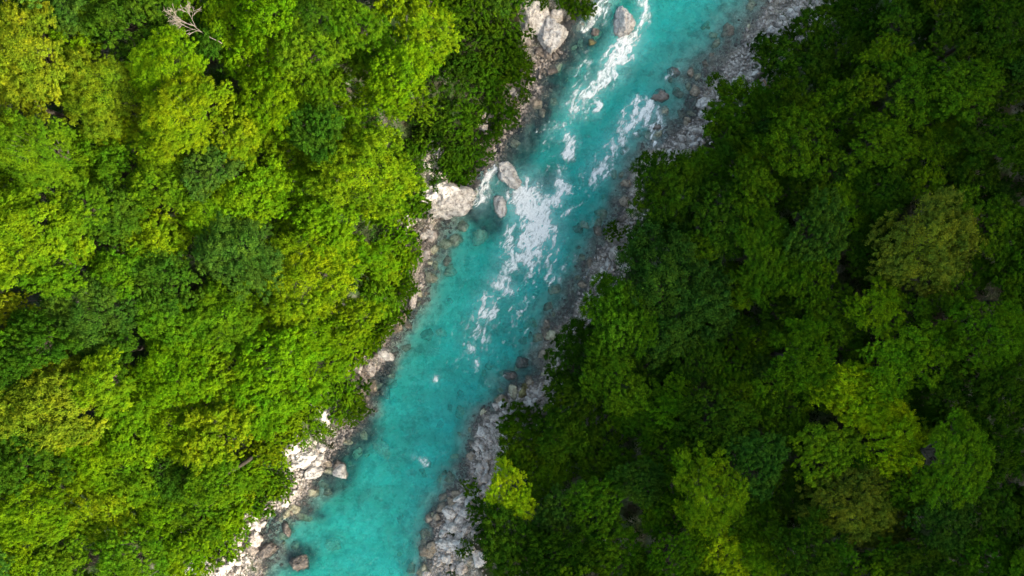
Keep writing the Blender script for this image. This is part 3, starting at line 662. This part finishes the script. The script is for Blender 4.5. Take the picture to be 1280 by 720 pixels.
T_H = [ # left bank
(40,70,52,'Y'),(118,112,52,'Y'),(25,125,38,'Y'),(150,160,32,'V'),(95,12,32,'B'),(160,28,44,'D'),(12,18,26,'D'),(200,12,22,'D'),
(212,88,46,'L'),(232,138,46,'V'),(262,60,20,'D'),(40,185,46,'G'),(92,196,36,'G'),(150,212,34,'G'),(200,182,30,'V'),
(285,22,32,'L'),(335,18,38,'L'),(322,72,40,'L'),(385,18,30,'D'),(380,62,36,'G'),(418,90,34,'G'),(438,30,36,'G'),(470,66,36,'G'),(534,42,36,'V'),(500,92,34,'L'),(482,120,30,'L'),
(330,128,38,'L'),(372,118,34,'G'),(395,165,36,'D'),(340,190,42,'V'),(292,168,30,'V'),(262,208,34,'B'),(455,210,56,'V'),(428,170,36,'P'),(410,130,30,'L'),(402,212,30,'V'),
(32,290,56,'V'),(15,238,34,'V'),(12,392,30,'Y'),(70,340,34,'G'),(95,262,34,'G'),(140,268,34,'D'),(188,292,40,'V'),(210,232,36,'G'),
(298,318,50,'B'),(262,268,34,'L'),(310,246,38,'L'),(362,250,42,'L'),(410,282,38,'L'),(382,342,56,'V'),(440,318,36,'L'),(478,262,26,'L'),(470,338,26,'V'),
(205,350,38,'D'),(150,340,34,'G'),(112,392,46,'B'),(45,428,44,'D'),(135,440,38,'D'),(212,402,40,'G'),(270,402,46,'G'),(330,398,34,'L'),(222,462,46,'L'),(285,468,44,'L'),(345,450,40,'L'),(400,412,38,'L'),(446,398,30,'V'),(470,372,24,'G'),
(62,512,62,'Y'),(125,478,36,'V'),(20,470,32,'D'),(25,570,44,'D'),(110,568,46,'L'),(165,528,42,'L'),(162,592,34,'G'),(222,532,42,'L'),(268,548,44,'V'),(320,508,42,'L'),(372,480,34,'L'),(408,452,28,'L'),(215,590,36,'D'),
(35,638,46,'V'),(125,640,44,'V'),(75,694,40,'G'),(165,698,36,'G'),(190,640,34,'L'),(240,648,36,'G'),(232,700,30,'L'),(270,600,34,'G'),(12,700,32,'L'),(290,640,26,'L'),
# right bank
(920,150,44,'R'),(985,128,32,'K'),(975,75,28,'K'),(1025,40,34,'K'),(1075,25,34,'K'),(1130,20,34,'K'),(1060,80,36,'K'),(1110,70,30,'R'),(1145,115,42,'R'),(950,205,36,'P'),(1000,180,42,'R'),(1052,140,36,'R'),
(1200,40,40,'K'),(1255,30,36,'K'),(1205,110,40,'R'),(1255,105,36,'K'),(1250,180,42,'K'),(1165,178,40,'P'),(1100,180,36,'R'),(1205,225,38,'K'),
(835,240,50,'K'),(882,212,30,'R'),(905,275,40,'K'),(940,240,34,'R'),(958,318,46,'R'),(1020,288,42,'E'),(1062,255,30,'P'),(1010,235,32,'K'),(1010,345,32,'R'),(1105,240,36,'K'),
(842,365,74,'E'),(775,400,48,'R'),(722,448,38,'K'),(765,470,42,'R'),(820,460,38,'K'),(715,500,34,'K'),(870,440,34,'K'),(938,426,26,'P'),(900,400,28,'K'),(985,395,34,'K'),
(1098,388,34,'P'),(1045,395,36,'R'),(1160,308,58,'O'),(1095,310,38,'K'),(1245,290,38,'R'),(1262,345,36,'R'),(1195,378,15,'N'),(1235,420,46,'R'),(1165,440,44,'P'),(1115,455,36,'P'),(1260,480,38,'K'),(1205,490,38,'K'),
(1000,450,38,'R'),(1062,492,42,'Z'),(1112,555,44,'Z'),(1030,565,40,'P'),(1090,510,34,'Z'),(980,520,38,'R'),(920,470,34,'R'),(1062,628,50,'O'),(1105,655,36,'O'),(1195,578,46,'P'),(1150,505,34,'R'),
(1250,560,40,'K'),(1245,640,44,'K'),(1180,650,40,'E'),(1150,705,36,'K'),(1225,705,38,'R'),(1010,690,40,'K'),(985,620,34,'K'),
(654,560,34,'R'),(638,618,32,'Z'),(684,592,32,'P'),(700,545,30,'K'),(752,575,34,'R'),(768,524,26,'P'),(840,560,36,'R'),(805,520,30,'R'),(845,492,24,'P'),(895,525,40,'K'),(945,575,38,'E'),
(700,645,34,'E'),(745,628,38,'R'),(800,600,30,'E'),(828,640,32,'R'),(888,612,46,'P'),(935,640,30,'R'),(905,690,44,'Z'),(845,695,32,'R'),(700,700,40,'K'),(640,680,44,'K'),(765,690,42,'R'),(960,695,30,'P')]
for t in T_H: place(*t)
# riverside shrubs in the shade of the left bank and on its sunny slope
S_H = [(560,20,28,'R'),(600,12,28,'R'),(635,30,26,'R'),(590,60,30,'K'),(632,75,24,'R'),(560,100,30,'K'),(600,105,26,'R'),(570,150,26,'R'),(540,150,22,'K'),(590,185,22,'R'),(575,205,20,'R'),(520,130,24,'G'),
(560,180,22,'K'),(530,175,18,'R'),(650,95,18,'R'),(628,150,16,'R'),(515,200,22,'R'),(508,240,18,'G'),(500,215,20,'P'),(720,4,18,'R'),(690,-6,18,'R'),(620,130,16,'R'),(610,85,22,'R'),(540,60,24,'P'),(575,225,12,'R'),
(495,300,20,'L'),(485,345,18,'V'),(505,345,14,'G'),(490,380,18,'G'),(450,430,20,'L'),(470,410,18,'G'),(428,480,20,'L'),(420,505,18,'G'),(445,505,14,'G'),(350,520,24,'V'),(385,525,22,'L'),(330,560,24,'V'),(300,590,26,'L'),
(345,600,16,'G'),(320,600,20,'G'),(335,625,16,'D'),(305,635,20,'L'),(285,670,22,'L'),(262,670,22,'L'),(270,695,14,'G'),(210,690,20,'L'),(300,610,18,'V'),(390,500,20,'L'),(365,545,16,'V'),(505,320,14,'L'),(320,530,22,'L'),(360,500,22,'L'),
(398,540,9,'G'),(380,552,9,'L'),(652,-4,16,'R'),(580,686,10,'R'),(590,610,12,'G'),(640,520,18,'R'),(665,520,14,'R'),(603,640,16,'R'),(955,60,16,'K'),(990,50,16,'K'),(790,310,14,'R'),(770,288,12,'R'),(612,665,16,'K')]
S_H += [(520,255,16,'R'),(512,262,14,'P'),(530,262,11,'R'),(500,270,14,'L'),(505,305,16,'G'),(515,318,12,'L'),(518,300,9,'R'),(508,328,14,'L'),(510,358,12,'G'),(500,362,14,'L'),(500,392,12,'R'),(485,400,16,'G'),(478,385,16,'L'),
 (462,430,15,'G'),(440,450,16,'L'),(445,488,16,'R'),(450,515,11,'R'),(435,520,12,'G'),(425,525,10,'L'),(410,540,8,'G'),(346,572,13,'L'),(352,600,14,'D'),(350,615,14,'G'),(338,612,14,'V'),(330,640,10,'G'),(318,630,14,'L'),(300,655,14,'G'),(290,690,12,'G'),
 (615,170,12,'R'),(625,160,10,'R'),(600,195,13,'R'),(560,212,14,'R'),(585,215,12,'K'),(590,140,14,'R'),(640,60,14,'K'),(645,85,14,'R'),(655,75,10,'R'),(625,105,14,'K'),(655,120,9,'R'),(638,135,12,'R'),(735,10,10,'R'),(715,-2,14,'R'),(676,0,10,'R'),(545,230,8,'R'),(525,215,10,'R'),
 (470,425,10,'G'),(380,500,16,'L'),(405,490,15,'G'),(362,530,15,'V'),(370,515,14,'L'),(336,545,16,'L'),(318,575,16,'V'),(283,650,16,'L'),(246,690,14,'L'),(255,710,10,'G')]
for i, t in enumerate(S_H): place(*t, kind='wispy' if t[2] > 19 else 'shrub', h=(1.7 if t[2] > 19 else 1.1))
# fill the gaps of the canopy
rf = random.Random(11)
edgeL = [(660,-60),(640,0),(640,75),(610,130),(585,200),(530,240),(490,290),(500,360),(478,420),(430,460),(430,505),(385,515),(350,570),(310,620),(270,680),(215,700),(190,760)]
edgeR = [(1070,-60),(1035,0),(1010,60),(985,90),(930,125),(905,180),(880,205),(820,225),(805,260),(815,320),(770,360),(740,400),(715,430),(705,480),(680,520),(650,560),(640,600),(625,650),(615,700),(630,760)]
def xedge(E, py):
    ys = [p[1] for p in E]; xs = [p[0] for p in E]; return float(np.interp(py, ys, xs))
GAPS = [(232,333,16),(8,128,14),(262,75,12),(140,478,16),(25,605,14),(205,565,14),(115,712,12),(260,205,10),(160,262,12),(330,470,10),(392,185,14),(250,655,10),(75,385,10),(330,232,10),(190,120,8),(350,575,8),(300,540,10),(150,400,10),(430,250,10),
        (1075,345,16),(1190,390,12),(1225,395,12),(870,470,12),(720,590,14),(680,560,12),(960,225,12),(1130,240,12),(1250,440,14),(1210,600,12),(980,700,16),(790,560,12),(1265,230,12),(1100,130,10),(900,500,10),(1170,250,10),(790,650,10)]
tries = 0; added = 0
while tries < 60000 and len(TREES) < 410:
    tries += 1; px = rf.uniform(-70, 1350); py = rf.uniform(-70, 790)
    if not (px < xedge(edgeL, py) - 12 or px > xedge(edgeR, py) + 14): continue
    out_ = px < -10 or px > 1290 or py < -10 or py > 730
    lft = px < xedge(edgeL, py)
    r = rf.uniform(32, 48) if out_ else (rf.uniform(20, 32) if lft else rf.uniform(17, 29))
    if any((t['px'] - px) ** 2 + (t['py'] - py) ** 2 < (.80 * t['r'] + (.62 if out_ else (.42 if lft else .30)) * r) ** 2 for t in TREES): continue
    lft = px < xedge(edgeL, py)
    if any((gx_ - px) ** 2 + (gy_ - py) ** 2 < (gr_ + .6 * r) ** 2 for gx_, gy_, gr_ in GAPS): continue
    ck = rf.choice('GGLDBLV') if lft else rf.choice('KKRRRPEP')
    place(px, py, r, ck, h=(None if out_ else (rf.uniform(6, 9.5) if lft else rf.uniform(8, 12.5))), jit=.2)
print('trees', len(TREES), 'tries', tries)

# --- labels: distinctive trees are named by hand, the others by their place next to those
SPECIAL = {(118,112):'huge olive-yellow tree with ragged crown in the upper left corner of the forest', (40,70):'broad olive-yellow tree at the left edge, below the top left corner',
 (62,512):'widest olive-yellow tree at the left edge in the lower half of the photo', (12,392):'small golden-olive tree with pale branches at the left edge, halfway down',
 (32,290):'large yellow-green tree at the left edge just above mid height', (455,210):'large glowing yellow-green tree nearest the shaded shrubs on the left bank',
 (382,342):'wide yellow-green tree a short way inland of the left bank at mid height', (298,318):'wide bluish green tree in the middle of the left forest',
 (112,392):'wide bluish green tree in the left forest above the widest olive-yellow tree', (534,42):'yellow-green tree at the top of the left bank beside the shaded shrubs',
 (95,12):'bluish green tree cut by the top edge near the upper left corner', (212,88):'large bright lime tree just below the bare dead tree', (188,292):'yellow-green tree with rounded crown in the left forest beside a dark gap',
 (125,640):'yellow-green tree in the bottom left forest', (268,548):'yellow-green tree in the lower left forest behind the rubble bank', (340,190):'yellow-green tree left of the large glowing yellow-green tree',
 (1160,308):'khaki tree with dense round crown standing out on the right side', (842,365):'broadest tree of the right bank, cool dark green, leaning over the stony shore',
 (1112,555):'tallest yellow-lime tree with sunlit-coloured leaves in the lower right forest', (1062,492):'yellow-lime tree above the tallest yellow-lime tree in the lower right forest', (1062,628):'large khaki-green tree below the yellow-lime pair in the lower right',
 (638,618):'small sunlit-coloured yellow-lime tree right beside the lower right stone bar', (905,690):'yellow-lime tree cut by the bottom edge, right of centre', (1195,378):'small reddish brown bush at the foot of the khaki tree',
 (938,426):'small pointed fresh green tree alone in the dark right forest', (920,150):'feathery leaf-green tree at the shore beside the upper gravel bar', (835,240):'deep green tree overhanging the right shore at the end of the stony spit',
 (654,560):'leaf green tree over the narrow middle of the lower right stone bar', (888,612):'wide fresh green tree in the middle of the lower right forest', (1098,388):'fresh green tree left below the khaki tree',
 (1195,578):'wide fresh green tree right of the tallest yellow-lime tree', (1145,115):'leaf green broad tree in the upper right forest', (722,448):'deep green tree at the right bank bend by the rusty rock',
 (958,318):'leaf green domed tree in the centre of the right forest',(1235,420):'wide leaf green tree near the right edge, halfway down',(752,575):'leaf green round tree second from the lower right stone bar',
 (1255,30):'deep green tree in the top right corner',(1245,640):'deep green tree near the bottom right corner',(12,700):'bright lime tree in the bottom left corner'}
SHORT = {(118,112):'the huge olive-yellow tree',(40,70):'the left-edge olive tree',(62,512):'the widest olive-yellow tree',(12,392):'the small golden-olive tree',(32,290):'the large yellow-green left-edge tree',
 (455,210):'the large glowing yellow-green tree',(382,342):'the wide inland yellow-green tree',(298,318):'the bluish tree amid the left forest',(112,392):'the bluish tree near the left edge',(534,42):'the yellow-green tree by the shaded shrubs',
 (95,12):'the bluish tree at the top edge',(212,88):'the lime tree below the dead tree',(188,292):'the round yellow-green tree by the gap',(125,640):'the bottom left yellow-green tree',(268,548):'the yellow-green tree behind the rubble',
 (1160,308):'the khaki tree',(842,365):'the broadest right bank tree',(1112,555):'the tallest yellow-lime tree',(1062,628):'the large khaki-green tree',(638,618):'the yellow-lime tree beside the stone bar',
 (905,690):'the yellow-lime tree at the bottom edge',(938,426):'the small pointed fresh green tree',(920,150):'the feathery shore tree',(835,240):'the overhanging deep green shore tree',(888,612):'the wide fresh green lower tree',
 (1145,115):'the broad upper right tree',(958,318):'the domed central right tree',(1235,420):'the wide right-edge tree',(752,575):'the round second-row tree',(1255,30):'the top right corner tree',(1245,640):'the bottom right corner tree',(722,448):'the tree by the rusty rock'}
LMK = [(k[0], k[1], v) for k, v in SHORT.items()] + [(230,28,'the bare dead tree'),(558,247,'the biggest white boulder'),(680,30,'the white outcrop'),(476,443,'the layered pale rock'),(376,574,'the cream rubble bank'),(332,690,'the broad brown corner rock'),
 (960,62,'the upper gravel bar'),(770,315,'the lilac-grey boulder'),(655,492,'the yellow mossy boulder'),(565,682,'the largest pale slab'),(1043,8,'the top right clearing'),(955,107,'the brown dead snag'),(360,170,'the dark gap above it'),(548,189,'the pale upright shore rock'),(516,372,'the narrow grey-pink rock'),(698,418,'the rusty red rock')]
LMK = [l for l in LMK if 'gap above' not in l[2]]
DIRS = ['right of', 'upper right of', 'above', 'upper left of', 'left of', 'lower left of', 'below', 'lower right of']
used_lab = set()
def size_word(t): return {'large': 'big', 'medium': 'mid-sized', 'small': 'small', 'shrub': 'low', 'wispy': 'loose'}[t['kind']]
for t in TREES:
    t['inframe'] = -15 < t['px'] < 1295 and -15 < t['py'] < 735
    key = (t['px'], t['py'])
    if key in SPECIAL: t['label'] = SPECIAL[key]; used_lab.add(t['label'])
LMK_MAX = 16
for t in TREES:
    if 'label' in t: continue
    noun = 'shrub' if t['kind'] in ('shrub', 'wispy') else 'tree'
    cand = sorted(LMK, key=lambda l: (l[0] - t['px']) ** 2 + (l[1] - t['py']) ** 2)
    done = False
    for l in cand[:10]:
        dx, dy = t['px'] - l[0], l[1] - t['py']; dist = math.hypot(dx, dy)
        if dist < 8: continue
        dn = DIRS[int(round(math.degrees(math.atan2(dy, dx)) / 45)) % 8]
        far = 'just ' if dist < 62 else ('' if dist < 110 else ('some way ' if dist < 170 else 'far '))
        lab = f"{size_word(t)} {CN[t['ck']]} {noun} {far}{dn} {l[2]}".replace('the large yellow-green left-edge tree', 'the big left-edge yellow-green tree')
        if len(lab.split()) <= LMK_MAX and lab not in used_lab: t['label'] = lab; used_lab.add(lab); done = True; break
    if not done: t['label'] = f"{size_word(t)} {CN[t['ck']]} {noun} beyond the photo frame"
cnt = {}
for t in TREES:
    kind = t['kind']; opts = PRO[kind]; q = cnt.get(kind, 0); cnt[kind] = q + 1
    R0, cm, tm = opts[(q * 7 + rf.randrange(len(opts))) % len(opts)]
    shr = kind in ('shrub', 'wispy')
    s = t['r'] * .1 * t['k'] / R0 * 1.12
    root = bpy.data.objects.new('shrub' if shr else 'broadleaf_tree', None); COL.objects.link(root); root.empty_display_size = .5
    gz = h1(t['x'], t['y']); root.location = (t['x'], t['y'], gz - .15); root.rotation_euler = (0, 0, rf.uniform(0, 6.283))
    side = 'left' if t['px'] < xedge(edgeL, min(max(t['py'], -60), 760)) + 60 else 'right'
    tag(root, t['label'], 'shrub' if shr else 'tree', ('riverside shrubs on the %s bank' if shr else 'forest trees on the %s bank') % side)
    ch = max(t['h'] - .2, .4); hs = ch
    tr = link('stems' if shr else 'trunk', tm, root)
    H0 = {'large': 9., 'medium': 8., 'small': 6., 'shrub': 1.1, 'wispy': 1.8}[kind]
    tr.location = (0, 0, ch); tr.scale = (s, s, (ch + .1) / H0 if not shr else (ch + .1) / H0)
    cr = link('foliage' if shr else 'crown', cm, root); cr.location = (0, 0, ch); ax_ = rf.uniform(.84, 1.2); cr.scale = (s * ax_, s / ax_ * 1.03, s * rf.uniform(.85, 1.25)); cr.rotation_euler = (rf.uniform(-.14, .14), rf.uniform(-.14, .14), 0)
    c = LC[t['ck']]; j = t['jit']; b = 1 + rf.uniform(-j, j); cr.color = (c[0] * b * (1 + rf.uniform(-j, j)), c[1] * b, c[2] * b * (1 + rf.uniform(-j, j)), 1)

# ------------------------------------------------------------------ dead wood
def branchy(name, base, tipv, L, r, seed, mat, depth=4, spread=.7, cnt=4):
    rs = random.Random(seed); V = []; F = []
    def go(p, d, l, r, dep):
        d = d.normalized(); q = p + d * l; bend = Vector((rs.uniform(-1, 1), rs.uniform(-1, 1), rs.uniform(-.5, .5))) * l * .06
        tube(p, q, r, r * .55, V, F, 6, bend, 4)
        if dep == 0: return
        for k in range(cnt):
            f = rs.uniform(.35, 1.0); nd = d + Vector((rs.uniform(-1, 1), rs.uniform(-1, 1), rs.uniform(-.45, .45))) * spread
            go(p + d * l * f, nd, l * rs.uniform(.42, .68), max(r * .6, .017), dep - 1)
    go(Vector(base), Vector(tipv), L, r, depth)
    return mesh_np(name, V, F, mat, True)
def deadwood(name, px, py, z, ang, tilt, L, r, seed, mat, lab, cat, depth=4, cnt=4, spread=.7):
    k = (CAM_H - z) / CAM_H; x, y = (px - 640) * .1 * k, (360 - py) * .1 * k
    dv = Vector((math.cos(ang) * math.cos(tilt), math.sin(ang) * math.cos(tilt), math.sin(tilt)))
    me = branchy(name, (0, 0, 0), dv, L, r, seed, mat, depth, spread, cnt)
    o = link(name, me); o.location = (x, y, z); tag(o, lab, cat); return o
# the big bare crown at the top left: trunk rises from the ground, then lies across the canopy
o = deadwood('dead_tree', 274, 52, 17.6, rad(147), rad(7), 3.4, .045, 4, M_DEAD, 'bare bleached dead tree with spreading twigs at the top of the left forest', 'dead tree', 4, 4, .75)
V = []; F = []; x, y, z = o.location; gz = h1(x + 1.2, y - .8); tube((.7, -.5, gz - z), (0, 0, 0), .20, .05, V, F, 9, (.1, .1, 0), 6)
link('trunk', mesh_np('trunk', V, F, M_DEAD, True), o)
def pole_down(o, r=.07, mat=M_BARK):
    V = []; F = []; x, y, z = o.location; tube((.2, .1, h1(x, y) - z), (0, 0, 0), r * 1.4, r, V, F, 7, (.05, .05, 0), 5); link('trunk', mesh_np('trunk', V, F, mat, True), o)
for a in [(955,100,7.5,rad(-75),rad(35),1.6,.13,9,M_SNAG,'brown dead snag at the leaf edge beside the upper gravel bar',3,3,.8),
          (90,118,17.8,rad(150),rad(12),1.6,.06,11,M_DEAD,'pale bare branch sticking out of the huge olive-yellow tree',2,3,.6),
          (14,378,14.5,rad(165),rad(12),1.8,.06,12,M_DEAD,'pale bare branches over the small golden-olive tree at the left edge',3,3,.6),
          (368,6,14.0,rad(60),rad(15),1.0,.05,14,M_SNAG,'brown bare twigs at the top edge between the lime and dark trees',3,3,.8)]:
    o = deadwood('dead_tree', *a[:9], a[9], 'dead tree', *a[10:]); pole_down(o, .06, a[8])
for a in [(280,618,rad(190),'thin pale fallen stick on the bushy slope above the lower left bay',286),(262,650,rad(200),'longer pale fallen stick low on the bushy slope at the lower left',0),(965,60,rad(35),'short bleached driftwood stick at the tree edge of the upper gravel bar',0)]:
    x, y = W(a[0], a[1]); g = h1(x, y)
    o = deadwood('fallen_branch', a[0], a[1], g + 1.5 if a[0] < 500 else g + .3, a[2], rad(4), 2.6, .045, a[0], M_DEAD, a[3], 'branch', 2, 2, .4)

# ------------------------------------------------------------------ undergrowth (uncountable)
rs = np.random.RandomState(77)
def undergrowth(name, sel, n, col, lab, leaf, hmax, clump, seed):
    rs = np.random.RandomState(seed); nc = n // 45; cx = rs.uniform(-70, 70, nc * 3); cyy = rs.uniform(-42, 42, nc * 3)
    px = cx * 10 + 640; py = 360 - cyy * 10
    xl = np.interp(py, [p[1] for p in edgeL], [p[0] for p in edgeL]); xr = np.interp(py, [p[1] for p in edgeR], [p[0] for p in edgeR])
    ok = sel(px, py, xl, xr); cx, cyy = cx[ok][:nc], cyy[ok][:nc]; m = 45 * len(cx)
    cz = height(cx, cyy); good = cz > .5; cx, cyy, cz = cx[good], cyy[good], cz[good]; nc = len(cx); which = np.repeat(np.arange(nc), 45); m = len(which)
    rr = rs.uniform(.5, 1, nc) * clump; d = rs.normal(size=(m, 3)); d /= np.linalg.norm(d, axis=1)[:, None]; q = d * (rr[which] * rs.rand(m) ** .45)[:, None]
    hh = rs.uniform(.2, 1, nc) * hmax
    C = np.stack([cx[which] + q[:, 0], cyy[which] + q[:, 1], cz[which] + hh[which] + q[:, 2] * .55], 1)
    NN = d * .6 + np.array([0, 0, .7]) + rs.normal(size=(m, 3)) * .35; ct = rs.uniform(-.25, .25, nc)
    me = leaves_mesh(name, C, NN, leaf, rs, np.clip(.5 + ct[which] + rs.normal(0, .13, m), 0, 1), rs.rand(m) * .6, M_LEAF)
    o = link(name, me); o.color = (*col, 1); tag(o, lab, 'undergrowth', kind='stuff')
undergrowth('undergrowth', lambda px, py, xl, xr: px < xl + 8, 120000, (.022, .065, .006), 'leafy green undergrowth filling the gaps between trees on the left bank', .24, 1.6, 1.0, 5)
undergrowth('undergrowth', lambda px, py, xl, xr: px > xr + 2, 80000, (.010, .032, .003), 'dark leafy undergrowth between the trees on the right bank', .26, 1.6, 1.0, 6)
